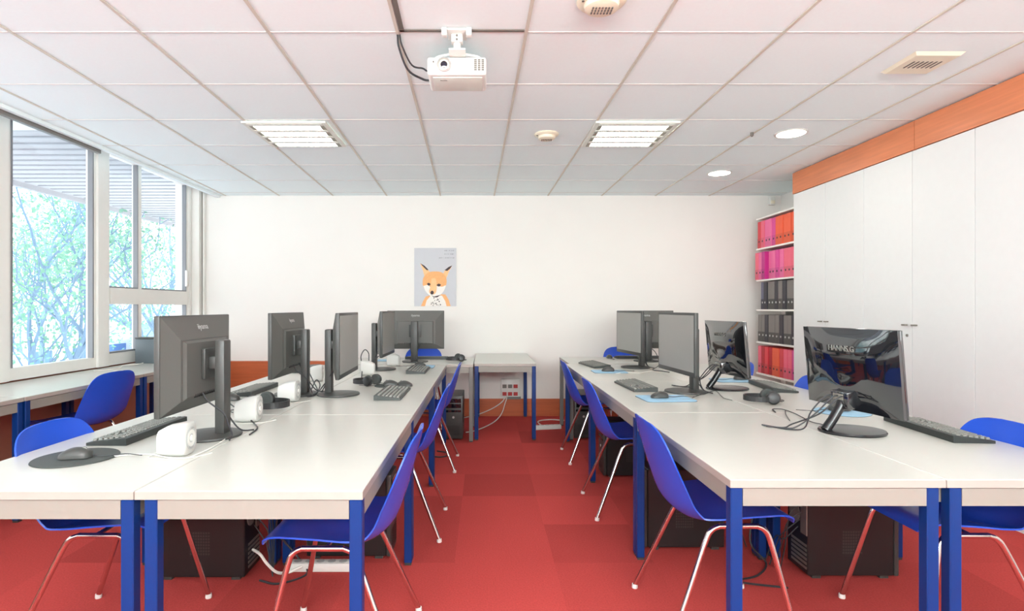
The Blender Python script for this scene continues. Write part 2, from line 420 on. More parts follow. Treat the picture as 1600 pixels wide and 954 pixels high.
# ------------------------------------------------------------------ chairs
def make_chair(name, label, loc, rz):
    c = empty(name, label, 'chair', loc, rz, 'blue plastic chairs at the desks')
    P = [(.242,.462,.190,0), (.230,.479,.207,.004), (.185,.487,.222,.010), (.06,.476,.232,.018), (-.05,.455,.230,.030), (-.125,.447,.226,.045),
         (-.185,.492,.226,.052), (-.220,.575,.222,.048), (-.248,.67,.214,.036), (-.268,.745,.200,.026), (-.281,.795,.165,.018), (-.286,.818,.115,.010), (-.288,.826,.05,.004)]
    A = cr([(p[0], p[1], p[2]) for p in P], 5); B = cr([(p[3], 0, 0) for p in P], 5)
    mb = MB(); bm = mb.bm; rows = []; nv = 14
    for i, a in enumerate(A):
        t = A[min(i+1, len(A)-1)] - A[max(i-1, 0)]; t = Vector((t.x, t.y)).normalized(); nrm = Vector((t.y, -t.x))
        if i < 4: nrm = Vector((0, 1))
        row = []
        for j in range(nv+1):
            v = -1 + 2*j/nv; d = B[i].x * abs(v)**2.2
            row.append(bm.verts.new((a.x + nrm.x*d, a.z*v, a.y + nrm.y*d)))
        rows.append(row)
    for i in range(len(rows)-1):
        for j in range(nv): bm.faces.new((rows[i][j], rows[i][j+1], rows[i+1][j+1], rows[i+1][j]))
    bmesh.ops.recalc_face_normals(bm, faces=bm.faces)
    bmesh.ops.solidify(bm, geom=bm.faces[:], thickness=.006)
    mb.build('seat_shell', 'shell', c)
    for s in (-1, 1):
        y = s*.172; yf = s*.245
        for (fx, tx, k) in ((-.243, -.065, 1), (.243, .150, -1)):
            foot = Vector((fx, yf, .012)); top = Vector((tx, y, .440)); d = (foot-top)
            pts = [foot, top + d*.5, top + d*.12] + [top + d*.04 + Vector((k*.012, 0, .006)), Vector((tx+k*.035, y, .4425))]
            lg = MB().tube(cr(pts, 5), .0105, 10).build('leg', 'chrome', c)
            MB().lathe([(.013, 0), (.014, .004), (.0125, .018)], (fx, yf, 0), 12).build('foot_cap', 'cap', lg)
        MB().tube([(-.03, y, .4425), (.115, y, .4425)], .0105, 10).build('seat_rail', 'chrome', c)
    MB().tube([(.03, -.172, .4425), (.03, .172, .4425)], .008, 8).build('cross_bar', 'chrome', c)
    return c
ch = make_chair('blue_chair', 'blue plastic chair nearest on the far left, facing right under the front left desk', (-1.46, 2.24, 0), 0)
GC = 'blue plastic chairs at the desks'
for (x, y, rz, lab) in [
    (-2.89, 4.06, 171, 'blue plastic chair pulled up to the desk under the windows'),
    (-.520, 2.13, 180, 'blue plastic chair nearest in the aisle at the left row'),
    (-.490, 3.32, 180, 'second blue plastic chair back along the aisle side of the left row'),
    (-.475, 4.61, 180, 'third and farthest blue plastic chair along the aisle side of the left row'),
    (-.69, 6.15, -90, 'blue plastic chair behind the crosswise desk at the far end of the left row'),
    (.930, 2.33, 0, 'blue plastic chair nearest in the aisle at the right row'),
    (.920, 3.63, 0, 'second blue plastic chair back along the aisle side of the right row'),
    (.940, 4.83, 0, 'third and farthest blue plastic chair along the aisle side of the right row'),
    (1.82, 2.24, 180, 'blue plastic chair at the right edge, near the white cabinets, at the front desk'),
    (1.93, 3.72, 180, 'blue plastic chair mostly hidden behind the glossy monitor, by the binder shelf'),
    (1.93, 4.75, 180, 'blue plastic chair sliver right of the smaller glossy monitor'),
    (1.57, 6.22, -90, 'blue plastic chair behind the crosswise desk at the far end of the right row')]:
    dup(ch, lab, (x, y, 0), R(rz), GC)

# ------------------------------------------------------------------ monitors
def make_monitor(label, loc, rz):
    m = empty('monitor', label, 'monitor', loc, rz, 'matt charcoal monitors')
    w, z0, z1 = .285, .125, .508
    MB().box(-w, w, -.068, -.045, z0, z1, .004, seg=2).build('bezel', 'black', m)
    MB().box(-w+.016, w-.016, -.0695, -.0675, z0+.028, z1-.016).build('screen', 'screen', m, smooth=False)
    b = MB().frustum((-w+.004, w-.004, z0+.004, z1-.004), -.0452, (-w+.085, w-.085, z0+.05, z1-.095), -.012, 'y')
    b.frustum((-w+.10, w-.10, z0+.05, z1-.10), -.0125, (-w+.115, w-.115, z0+.06, z1-.11), -.004, 'y')
    b.build('back_cover', 'mback', m, smooth=False)
    v = MB()
    for i in range(14): v.box(-.11+i*.016, -.102+i*.016, -.013, -.0035, z0+.052, z0+.066)
    v.build('vent', 'tower', m, smooth=False)
    MB().box(-.06, .06, -.0038, .012, .245, .37, .003).build('mount_plate', 'black', m)
    MB().box(-.03, .03, .012, .045, .285, .335, .004).build('tilt_arm', 'black', m)
    MB().box(-.033, .033, .036, .078, .012, .405, .008).build('column', 'black', m)
    MB().lathe([(.128, 0), (.13, .004), (.128, .010), (.10, .014), (.03, .019), (.02, .019)], (0, 0, 0), 40).build('base', 'black', m)
    text_mesh('brand_lettering', 'iiyama', .034, 'silver', m, TR(0, -.0262, z1-.045) @ RX(90+(-19)) @ RY(180) @ RX(0) if False else TR(0, -.027, z1-.048) @ RZ(180) @ RX(70))
    cb = MB().tube(cr([(.05, -.004, .19), (.045, .02, .15), (.03, .075, .10), (.02, .09, .05), (.03, .11, .012), (.10, .13, .006)], 6), .0035, 6)
    cb.tube(cr([(-.06, -.004, .19), (-.04, .03, .14), (-.02, .08, .07), (-.03, .12, .02), (-.09, .15, .006)], 6), .0035, 6)
    cb.build('cable', 'cable', m)
    return m
GM = 'matt charcoal monitors'
mon = make_monitor('large charcoal monitor seen from behind, nearest on the left row', (-1.158, 2.37, TZ), R(-90))
for (x, y, rz, lab) in [
    (-1.17, 3.50, -90, 'charcoal monitor seen from behind, second on the window side of the left row'),
    (-.905, 3.49, 92, 'charcoal monitor showing its grey screen, nearest on the aisle side of the left row'),
    (-.90, 4.90, 89, 'thin-looking charcoal monitor just left of the monitor facing the end wall, left row'),
    (-.69, 5.60, 180, 'charcoal monitor seen from behind at the far end of the left row, below the poster'),
    (1.355, 5.05, -82, 'charcoal monitor with grey screen at the far end of the aisle side, right row'),
    (1.63, 5.66, 180, 'charcoal monitor seen from behind, partly hidden, on the crosswise desk of the right row'),
    (1.285, 3.60, -86, 'charcoal monitor with grey screen nearest on the aisle side of the right row')]:
    dup(mon, lab, (x, y, TZ), R(rz), GM)

def make_glossy(label, loc, rz):
    m = empty('glossy_monitor', label, 'monitor', loc, rz, 'glossy black monitors with slanted necks')
    w, z0, z1 = .265, .098, .450
    tilt = TR(0, 0, z0) @ RX(-5) @ TR(0, 0, -z0)
    # back: gently domed panel
    mb = MB(); bm = mb.bm; rows = []; nu, nv = 16, 12
    for i in range(nu+1):
        u = -1+2*i/nu; row = []
        for j in range(nv+1):
            v = -1+2*j/nv
            d = .030*max(0, 1-abs(u)**3)*max(0, 1-abs(v)**3) + .006
            if abs(u) < .35 and v < -.2: d += .012*(1-abs(u)/.35)
            row.append(bm.verts.new(tilt @ Vector((u*w, -.012+d, (z0+z1)/2+v*(z1-z0)/2))))
        rows.append(row)
    for i in range(nu):
        for j in range(nv): bm.faces.new((rows[i][j], rows[i][j+1], rows[i+1][j+1], rows[i+1][j]))
    be = [e for e in bm.edges if e.is_boundary]
    r = bmesh.ops.extrude_edge_only(bm, edges=be)
    nvs = [v for v in r['geom'] if isinstance(v, bmesh.types.BMVert)]
    bmesh.ops.translate(bm, vec=(0, -.012, 0), verts=nvs)
    mb.build('back_cover', 'gloss', m)
    MB().box(-w, w, -.030, -.0185, z0, z1, .003, tilt).build('bezel', 'gloss', m)
    MB().box(-w+.018, w-.018, -.0312, -.0298, z0+.028, z1-.018, 0, tilt).build('screen', 'screen', m, smooth=False)
    MB().box(-.05, .05, .012, .050, z0+.01, z0+.085, .006, tilt).build('hinge_block', 'gloss', m)
    MB().box(-.028, .028, .051, .056, z0+.05, z0+.075, .001, tilt).build('connector', 'port', m)
    MB().tube([(0, .118, .012), (0, .085, .055), (0, .052, .105), (0, .030, .145)], [.020, .019, .019, .021], 14).build('neck', 'glossy2', m)
    MB().lathe([(.135, 0), (.137, .006), (.133, .012), (.10, .016), (.02, .017)], (0, -.008, 0), 40, sx=.85).build('base', 'glossy2', m)
    text_mesh('brand_lettering', 'HANNS.G', .034, 'key', m, tilt @ TR(0, .0225, z1-.085) @ RZ(180) @ RX(90), .002)
    cb = MB()
    for (x, a, b) in ((-.02, .10, .0), (.0, .06, .06), (.025, .02, .11)):
        cb.tube(cr([(x, .045, z0+.06), (x*1.5, .085, z0+.055), (x*2+a*.5, .14, .08), (a, .20, .02), (a+b*.4, .24, .005), (a+b+.04, .30, .005)], 6), .0032, 6)
    cb.build('cable', 'cable', m)
    return m
gl = make_glossy('large glossy black monitor seen from behind, nearest on the right row', (1.585, 2.44, TZ), R(97))
dup(gl, 'smaller-looking glossy black monitor seen from behind, farther along the right row', (1.60, 3.73, TZ), R(93), 'glossy black monitors with slanted necks')

# ------------------------------------------------------------------ keyboards, mice, pads
def make_keyboard(name, label, loc, rz, body, key):
    k = empty(name, label, 'keyboard', loc, rz, 'computer keyboards')
    L, D = .225, .078
    mb = MB(); bm = mb.bm      # wedge
    pr = [(-D, .001), (-D, .012), (-D+.01, .014), (D-.01, .030), (D, .028), (D, .001)]
    va = [bm.verts.new((-L, y, z)) for y, z in pr]; vb = [bm.verts.new((L, y, z)) for y, z in pr]
    for i in range(len(pr)): bm.faces.new((va[i], va[(i+1)%6], vb[(i+1)%6], vb[i]))
    bm.faces.new(va); bm.faces.new(vb)
    mb.build('case', body, k, smooth=False)
    ks = MB()
    def key_at(x, y, w=.0155):
        z = .0155 + (y+D)/(2*D)*.014
        ks.frustum((x-w/2, x+w/2, y-.0078, y+.0078), z-.004, (x-w/2+.002, x+w/2-.002, y-.006, y+.006), z+.005)
    for r_ in range(6):
        y = -.060 + r_*.0215 + (.004 if r_ == 5 else 0)
        for c in range(22):
            x = -.206 + c*.0185 + (.006 if c > 14 else 0) + (.006 if c > 17 else 0)
            if r_ == 0 and 3 <= c <= 9:
                if c == 6: key_at(x, y, .11)
                continue
            if r_ in (1, 2) and 15 <= c <= 17 and not (r_ == 1 and c == 16): continue
            key_at(x, y)
    ks.build('keys', key, k, smooth=False)
    return k
kb = make_keyboard('keyboard', 'dark keyboard nearest on the left row, beside the round mouse pad', (-1.475, 2.42, TZ), R(-90), 'keydark', 'key')
kg = make_keyboard('keyboard', 'grey keyboard on the aisle side of the left row, before the grey-screen monitor', (-.565, 3.49, TZ), R(90), 'keybody', 'key')
GK = 'computer keyboards'
for (src, x, y, rz, lab) in [
    (kb, -1.49, 3.63, -90, 'keyboard on the window side of the left row, beside the headset'),
    (kg, -.56, 4.79, 90, 'grey keyboard farther along the aisle side of the left row'),
    (kb, -.60, 5.93, 180, 'dark keyboard on the crosswise desk, behind the monitor below the poster'),
    (kg, 1.015, 5.22, -82, 'grey keyboard farther along the aisle side of the right row'),
    (kg, 1.02, 3.82, -87, 'grey keyboard nearer on the aisle side of the right row'),
    (kb, 1.93, 3.78, 83, 'dark keyboard behind the headset, by the binder shelf'),
    (kb, 1.965, 2.46, 85, 'dark keyboard nearest on the right row, right of the large glossy monitor'),
    (kb, 1.62, 6.0, 180, 'dark keyboard on the crosswise desk of the right row'),
    (kg, -1.55, 4.85, -90, 'grey keyboard at the far window side of the left row')]:
    dup(src, lab, (x, y, TZ), R(rz), GK)

def make_mouse(label, loc, rz):
    m = empty('mouse', label, 'mouse', loc, rz, 'computer mice')
    mb = MB(); bm = mb.bm; n, mm = 14, 16; rings = []
    for i in range(n+1):
        t = i/n; y = -.055 + .11*t; w = .031*math.sqrt(max(0, 1-(2*t-1)**4))*(1-.12*math.sin(PI*t)) + .001; h = .036*math.sin(PI*min(1, t*.8+.14))**.8
        if i in (0, n): h *= .35
        rings.append([bm.verts.new((w*math.cos(PI*j/mm), -y, .003 + h*math.sin(PI*j/mm)**.75)) for j in range(mm+1)])
    for a, b in zip(rings, rings[1:]):
        for j in range(mm): bm.faces.new((a[j], a[j+1], b[j+1], b[j]))
        bm.faces.new((a[0], b[0], b[mm], a[mm]))
    bm.faces.new(rings[0]); bm.faces.new(rings[-1])
    mb.build('body', 'black', m)
    MB().lathe([(.009, -.003), (.010, 0), (.009, .003)], (0, .028, .030), 14, RY(90)).build('scroll_wheel', 'key', m)
    MB().tube(cr([(0, .055, .008), (.004, .09, .004), (-.02, .15, .003), (.01, .22, .003)], 6), .0018, 6).build('mouse_cable', 'cable', m)
    return m
ms = make_mouse('black mouse on the round grey pad, nearest on the left row', (-1.452, 2.0, TZ+.0055), R(-80))
for (x, y, rz, dz, lab) in [
    (-1.475, 3.27, -85, 0, 'black mouse beyond the large charcoal monitor, window side of the left row'),
    (-.64, 3.85, 90, .0055, 'black mouse on the dark pad past the aisle-side keyboard of the left row'),
    (-.545, 3.86, 75, 0, 'small black mouse lying beside the dark pad, aisle side of the left row'),
    (-.585, 5.12, 90, .0055, 'black mouse on the blue pad at the far end of the left row'),
    (1.035, 4.72, -88, .0055, 'black mouse on the farther blue pad, aisle side of the right row'),
    (1.035, 3.33, -80, .0055, 'black mouse on the nearer blue pad, aisle side of the right row'),
    (1.90, 4.17, 90, .0055, 'black mouse on the blue pad right of the smaller glossy monitor'),
    (1.84, 2.92, 90, .0055, 'black mouse on the blue pad behind the large glossy monitor'),
    (1.33, 6.0, 180, 0, 'black mouse at the left end of the crosswise desk, right row')]:
    dup(ms, lab, (x, y, TZ+dz), R(rz), 'computer mice')
def pad(label, x, y, rz, round_=False, m='bluepad', w=.15, d=.11):
    p = empty('mouse_pad', label, 'mouse pad', (x, y, TZ), R(rz))
    if round_:
        MB().lathe([(w, 0.0003), (w, .0015)], (0, 0, 0), 48).build('rubber_base', 'black', p)
        MB().lathe([(w-.002, .0016), (w-.002, .0045), (w-.004, .005)], (0, 0, 0), 48).build('pad_surface', m, p)
    else:
        def rr(w_, d_, r_, z, t):
            pts = []
            for cx, cy, a0 in ((w_-r_, d_-r_, 0), (-w_+r_, d_-r_, 90), (-w_+r_, -d_+r_, 180), (w_-r_, -d_+r_, 270)):
                for j in range(7): a = R(a0+j*15); pts.append((cx+r_*math.cos(a), cy+r_*math.sin(a), z))
            return MB().poly(pts, t)
        rr(w, d, .03, .0003, .0022).build('rubber_base', 'padedge', p, smooth=False)
        rr(w-.002, d-.002, .029, .0026, .0025).build('pad_surface', m, p, smooth=False)
pad('round dark grey mouse pad at the near left corner of the left row', -1.464, 2.02, 0, True, 'pad', .134)
pad('small round dark mouse pad on the aisle side of the left row', -.665, 3.87, 0, True, 'pad', .09)
pad('pale blue mouse pad at the far aisle end of the left row', -.555, 5.12, 90, w=.12, d=.10)
pad('pale blue mouse pad left behind the thin-looking monitor, crosswise desk', -.98, 5.72, 0, w=.11, d=.09)
pad('pale blue mouse pad farther along the aisle side of the right row', 1.045, 4.72, 0, w=.14, d=.11)
pad('pale blue mouse pad nearer on the aisle side of the right row', 1.07, 3.33, 4, w=.15, d=.12)
pad('pale blue mouse pad right of the smaller glossy monitor', 1.84, 4.16, 0, w=.15, d=.11)
pad('pale blue oval mouse pad behind the neck of the large glossy monitor', 1.84, 2.90, 0, True, 'bluepad', .13)

# ------------------------------------------------------------------ speakers, headsets
def make_speaker(label, loc, rz):
    s = empty('speaker', label, 'speaker', loc, rz, 'small white desktop speakers')
    mb = MB(); bm = mb.bm; rings = []
    for (x, w, z0, z1, r) in ((-.055, .028, .012, .080, .02), (-.050, .036, .004, .092, .022), (-.02, .045, 0, .108, .026), (.03, .052, 0, .118, .03), (.05, .051, .002, .117, .03), (.054, .046, .007, .112, .028)):
        cz, hz = (z0+z1)/2, (z1-z0)/2; ring = []
        for cy, c2, a0 in ((w-r, hz-r, 0), (-w+r, hz-r, 90), (-w+r, -hz+r, 180), (w-r, -hz+r, 270)):
            for j in range(6): a = R(a0+j*18); ring.append(bm.verts.new((x, cy+r*math.cos(a), cz+c2+r*math.sin(a))))
        rings.append(ring)
    for a, b in zip(rings, rings[1:]):
        for j in range(24): bm.faces.new((a[j], a[(j+1)%24], b[(j+1)%24], b[j]))
    bm.faces.new(rings[0]); bm.faces.new(rings[-1])
    mb.build('cabinet', 'spk', s)
    MB().lathe([(.040, 0), (.042, .002), (.038, .004), (.034, .002)], (.054, 0, .06), 28, RY(90)).build('driver_ring', 'silver', s)
    MB().lathe([(.033, 0), (.030, .003), (.012, .001), (.010, .006), (.003, .007)], (.0545, 0, .06), 28, RY(90)).build('driver_cone', 'white', s)
    MB().tube(cr([(-.052, 0, .015), (-.075, .01, .004), (-.07, -.05, .003), (.0, -.075, .003), (.08, -.06, .003), (.13, .0, .003)], 6), .0016, 6).build('speaker_cable', 'wcable', s)
    return s
sp = make_speaker('white desktop speaker nearest on the left row, in front of the monitor base', (-1.135, 2.07, TZ), R(4))
for (x, y, rz, lab) in [
    (-1.125, 2.68, 5, 'white desktop speaker right of the large charcoal monitor stand'),
    (-1.13, 3.25, 0, 'white desktop speaker behind the headset on the left row'),
    (-1.24, 4.13, 10, 'white desktop speaker left of the slim monitor column, far window side of left row'),
    (-.93, 4.50, 185, 'white desktop speaker just before the thin-looking monitor stand, left row'),
    (-.84, 5.22, 170, 'white desktop speaker past the thin-looking monitor stand, left row')]:
    dup(sp, lab, (x, y, TZ), R(rz), 'small white desktop speakers')

def make_headset(label, loc, rz):
    h = empty('headset', label, 'headset', loc, rz, 'black headsets lying on the desks')
    # lies flat: band arc in the table plane, cups at -x
    arc = [(.0+.085*math.cos(a), .078*math.sin(a), .028) for a in [R(-118+i*236/20) for i in range(21)]]
    mb = MB(); bm = mb.bm; rings = []
    for i, p in enumerate(arc):
        a = R(-118+i*236/20); n = Vector((math.cos(a), math.sin(a), 0)); P = Vector(p)
        rings.append([bm.verts.new(P+n*s*.003+Vector((0, 0, q*.014))) for s, q in ((-1,-1), (1,-1), (1,1), (-1,1))])
    for a, b in zip(rings, rings[1:]):
        for j in range(4): bm.faces.new((a[j], a[(j+1)%4], b[(j+1)%4], b[j]))
    bm.faces.new(rings[0]); bm.faces.new(rings[-1])
    mb.build('headband', 'hs', h, smooth=False)
    for s in (-1, 1):
        c = MB().lathe([(.026, -.016), (.034, -.012), (.036, 0), (.030, .012), (.018, .016)], (-.052, s*.066, .037), 24, RX(-s*80) @ RY(10))
        e = c.build('ear_cup', 'hs', h)
        MB().lathe([(.020, -.010), (.034, -.008), (.036, 0), (.030, .006), (.016, .004)], (-.052, s*.045, .037), 24, RX(s*90)).build('ear_cushion', 'pad', e)
    MB().tube(cr([(-.05, .07, .03), (-.09, .06, .02), (-.11, .02, .012), (-.10, -.02, .010)], 6), .003, 6).build('microphone_boom', 'black', h)
    MB().tube(cr([(-.05, -.07, .01), (-.09, -.09, .004), (-.12, -.03, .004), (-.15, -.08, .004), (-.10, -.13, .004)], 6), .002, 6).build('headset_cable', 'cable', h)
    return h
hs = make_headset('black headset beside the white speaker on the window side of the left row', (-1.135, 2.985, TZ), R(-12))
for (x, y, rz, lab) in [
    (-.83, 3.93, 160, 'black headset under the grey screen monitor on the left row'),
    (-.30, 5.66, 200, 'black headset at the right end of the left crosswise desk'),
    (1.565, 3.20, 170, 'black headset between the two glossy monitors on the right row')]:
    dup(hs, lab, (x, y, TZ), R(rz), 'black headsets lying on the desks')
hs.scale = (1.15, 1.15, 1.15)

# ------------------------------------------------------------------ computer towers
def make_tower(label, loc, rz):
    t = empty('computer_tower', label, 'computer tower', loc, rz, 'black computer towers on the floor')
    MB().box(-.09, .09, -.20, .205, .015, .425, .004, seg=1).build('case', 'tower', t, smooth=False)
    MB().box(-.092, .092, -.225, -.2005, .012, .428, .008).build('front_panel', 'black', t)
    for z in (.36, .31):
        MB().box(-.074, .074, -.2295, -.2255, z, z+.04, .002, seg=1).build('drive_bay', 'gloss', t)
    MB().box(-.074, .074, -.2295, -.2255, .27, .29, .001, seg=1).build('drive_bay', 'gloss', t)
    MB().lathe([(.011, 0), (.011, .005)], (0, -.2255, .22), 18, RX(90)).build('power_button', 'silver', t)
    v = MB()
    for i in range(7): v.box(-.06, .06, -.2275, -.2255, .05+i*.014, .056+i*.014)
    v.build('front_vent', 'tower', t, smooth=False)
    for s in (-1, 1):
        v = MB()
        for i in range(8):
            for j in range(8): v.box(s*.0905-.0007, s*.0905+.0007, -.05+i*.012, -.043+i*.012, .12+j*.014, .128+j*.014)
        v.build('side_vent', 'vent', t, smooth=False)
    p = MB().box(-.085, -.035, .2055, .210, .20, .38)
    p.build('port_panel', 'port', t, smooth=False)
    p = MB()
    for i in range(6): p.box(-.08, .05, .2055, .208, .04+i*.021, .052+i*.021)
    p.build('expansion_slot', 'port', t, smooth=False)
    MB().lathe([(.045, 0), (.045, .004)], (.02, .2055, .28), 20, RX(-90)).build('fan_grille', 'key', t)
    c = MB()
    for i in range(4):
        c.tube(cr([(-.06+i*.015, .21, .34-i*.04), (-.055+i*.02, .27, .30-i*.05), (-.05+i*.03, .29, .15), (-.02+i*.03, .30+i*.01, .01)], 5), .003, 6)
    c.build('tower_cable', 'cable', t)
    for sx in (-1, 1):
        for sy in (-1, 1): MB().box(sx*.07-.012, sx*.07+.012, sy*.16-.02, sy*.16+.02, 0, .0148).build('foot', 'black', t, smooth=False)
    return t
tw = make_tower('black computer tower lying side-on under the front left desk', (-1.33, 2.73, 0), R(-90))
for (x, y, rz, lab) in [
    (-.70, 2.955, 90, 'black computer tower under the aisle side of the left row, behind the front chair'),
    (-.30, 5.66, 0, 'black computer tower standing beside the grey leg under the left crosswise desk'),
    (1.73, 2.745, 90, 'black computer tower side-on with square vent under the front right desk'),
    (1.06, 3.06, -90, 'black computer tower behind the nearest aisle chair of the right row'),
    (1.12, 4.33, -90, 'black computer tower behind the second aisle chair of the right row'),
    (.965, 5.70, 0, 'black computer tower at the far end under the right row beside the grey leg')]:
    dup(tw, lab, (x, y, 0), R(rz), 'black computer towers on the floor')

# ------------------------------------------------------------------ loose cables, socket, power strips
def cable(name, label, pts, r=.003, m='cable', cat='cable', kn=6):
    return tag(MB().tube(cr(pts, kn), r, 6).build(name, m), label, cat)
z = TZ+.004
def tp(px, py, dz=.004): x, y = T(px, py); return (x, y, TZ+dz)
cable('loose_cable', 'thin dark cable end curling on the right front desk left of the glossy monitor', [tp(1207, 640), tp(1212, 645), tp(1207, 640), tp(1222, 640), tp(1240, 646), tp(1252, 652), tp(1268, 660), tp(1285, 664)], .0022)
cable('loose_cable', 'short dark cable end branching forward on the right front desk', [tp(1227, 642), tp(1228, 648), tp(1232, 655), tp(1234, 658)], .0022)
cable('loose_cable', 'dark cable lying on the desk in front of the smaller glossy monitor', [tp(1082, 622), tp(1092, 618), tp(1104, 615), tp(1118, 611), tp(1130, 622), tp(1144, 626)], .002)
cable('loose_cable', 'white mouse cable running beside the speaker on the near left desk', [tp(178, 714), tp(200, 712), tp(235, 711), tp(262, 716), tp(290, 717), tp(310, 710), tp(335, 698), tp(356, 684), tp(366, 675)], .0022, 'wcable')
cable('loose_cable', 'dark cable crossing the desk seam right of the large charcoal monitor', [tp(345, 640, .08), tp(362, 648, .05), tp(380, 655, .03), tp(396, 662, .006), tp(402, 670), tp(390, 680)], .0035)
cable('loose_cable', 'black cable looping up behind the grey screen monitor of the left row', [tp(565, 590), tp(566, 585, .06), tp(564, 583, .14), tp(570, 582, .19), tp(576, 582, .16), tp(577, 582, .09), tp(585, 582, .11), tp(592, 580, .13)], .004)
cable('loose_cable', 'tangle of black cable at the foot of the slim monitor on the left row', [tp(482, 602, .10), tp(490, 608, .05), tp(496, 612, .01), tp(488, 616), tp(480, 620), tp(492, 618), tp(500, 609, .03), tp(494, 605, .05), tp(484, 613), tp(474, 617)], .004)
cable('loose_cable', 'black cable bundle between the far monitors of the right row', [tp(1000, 572), tp(1006, 566, .06), tp(1014, 562, .12), tp(1024, 566, .10), tp(1030, 572, .02), tp(1020, 578), tp(1034, 580), tp(1046, 582)], .0035)
cable('loose_cable', 'pale cable lying before the far aisle-side monitor of the right row', [tp(962, 584), tp(980, 582), tp(1000, 583), tp(1018, 580), tp(1036, 584)], .002, 'wcable')
cable('loose_cable', 'grey mouse cable behind the nearer blue pad of the right row', [tp(1062, 624), tp(1076, 625), tp(1090, 618), tp(1100, 612)], .002, 'key')
cable('loose_cable', 'white cable lying along the window desk beside the slate box', [(-3.30, 4.75, z), (-3.22, 4.95, z), (-3.28, 5.12, z+.01), (-3.22, 5.25, z+.01), (-3.30, 5.45, z)], .004, 'wcable')
cable('loose_cable', 'white cable hanging from the wall socket to the carpet in the aisle', [(.27, 6.60, .24), (.24, 6.57, .16), (.20, 6.5, .06), (.12, 6.3, .01), (0, 6.0, .006), (-.12, 5.8, .006), (-.19, 5.75, .006)], .006, 'wcable')
cable('loose_cable', 'second white cable curving from the wall socket toward the left', [(.25, 6.60, .24), (.2, 6.59, .17), (.08, 6.6, .09), (-.08, 6.58, .03), (-.25, 6.5, .006), (-.4, 6.4, .006)], .006, 'wcable')
cable('floor_cable', 'white cable looping on the carpet near the far right power strip', [(.62, 6.05, .006), (.60, 6.3, .006), (.75, 6.4, .006), (.9, 6.35, .006)], .006, 'wcable')
cable('floor_cable', 'white plug lead coming out of the tower under the front left desk', [(-1.11, 2.70, .12), (-1.06, 2.66, .115), (-1.02, 2.64, .08), (-.98, 2.66, .03), (-.94, 2.70, .012), (-.88, 2.72, .03)], .007, 'wcable')
cable('floor_cable', 'black cables trailing under the front left desk', [(-1.0, 2.8, .5), (-.98, 2.78, .35), (-1.02, 2.76, .2), (-.93, 2.78, .06), (-.85, 2.7, .006), (-.95, 2.6, .006), (-1.05, 2.63, .006)], .005)
cable('floor_cable', 'black cables trailing under the front right desk', [(1.36, 2.9, .5), (1.38, 2.88, .3), (1.34, 2.84, .1), (1.40, 2.8, .012), (1.30, 2.68, .006), (1.18, 2.62, .006), (1.38, 2.56, .006)], .005)
cable('floor_cable', 'dark cable loop on the carpet under the far left desks', [(-.42, 5.0, .006), (-.34, 4.95, .006), (-.32, 4.85, .006), (-.38, 4.8, .006), (-.46, 4.84, .006)], .006)

def strip(label, x, y, zz, rz, n=5):
    s = empty('power_strip', label, 'power strip', (x, y, zz), R(rz))
    MB().box(-.15, .15, -.028, .028, 0, .042, .006).build('housing', 'white', s)
    for i in range(n):
        MB().lathe([(.019, 0), (.019, .002)], (-.11+i*.055, 0, .0425), 18).build('outlet', 'silver', s)
strip('white power strip on the carpet beside the far right desk', .66, 5.93, 0, 12)
strip('white power strip on the carpet under the front left desk', -.80, 2.75, 0, 0)
so = empty('wall_socket_box', 'white wall socket box with red outlets low on the end wall', 'socket', (.305, WY, .33))
MB().box(-.11, .11, -.045, -.001, -.10, .11, .006).build('housing', 'white', so)
for i, x in enumerate((-.07, -.005, .06)):
    for j, zz in enumerate((.015, -.06)):
        MB().box(x-.024, x+.024, -.049, -.0455, zz-.024 if j else zz-.01, zz+.018 if j else zz+.032).build('outlet', 'red' if (j or i == 2) else 'key', so, smooth=False)
MB().box(-.04, .12, -.07, -.001, -.122, -.102).build('cable_tray', 'key', so, smooth=False)

# box on the window desk
bx = empty('slate_box', 'slate grey upright box standing at the far end of the window desks', 'box', (-3.27, 5.52, TZ))
MB().box(-.10, .10, -.09, .09, 0, .235, .006).build('body', 'box', bx)
MB().box(-.102, .102, -.092, .092, .236, .25, .004).build('lid', 'black', bx)

# ------------------------------------------------------------------ poster
po = empty('fox_poster', 'grey poster of a fox portrait hanging on the white end wall', 'poster', (-.58, WY-.003, 1.637))
W2, H2 = .248, .343
MB().box(-W2, W2, -.004, 0, -H2, H2).build('sheet', 'paper', po, smooth=False)
def pp(u, v, lay): return (-W2 + 2*W2*(u-218)/(735-218), -.0045-lay*.0006, H2 - 2*H2*(v-140)/(862-140))
def shape(name, pts, lay, m, smooth_=True):
    P = [Vector(pp(u, v, lay)) for u, v in pts]
    if smooth_: P = cr(P + [P[0]], 4)[:-1]
    MB().poly(P).build(name, m, po, smooth=False)
shape('fox_body', [(300,861),(325,800),(360,740),(470,710),(600,715),(640,780),(665,861)], 0, 'foxo', False)
shape('fox_chest', [(350,861),(370,790),(420,730),(560,730),(600,800),(615,861)], 1, 'foxw', False)
shape('fox_ear', [(345,500),(325,420),(290,330),(360,375),(410,440),(400,520)], 1, 'foxl', False)
shape('fox_ear', [(560,500),(580,440),(620,390),(685,355),(645,430),(610,520)], 1, 'foxl', False)
shape('fox_ear_inside', [(290,328),(345,360),(395,412),(372,415),(335,380)], 2, 'foxd', False)
shape('fox_ear_inside', [(685,355),(640,375),(590,415),(622,425),(655,400)], 2, 'foxd', False)
shape('fox_head', [(320,590),(330,510),(390,445),(480,430),(560,445),(610,510),(610,600),(560,680),(480,735),(400,710),(345,650)], 3, 'foxo')
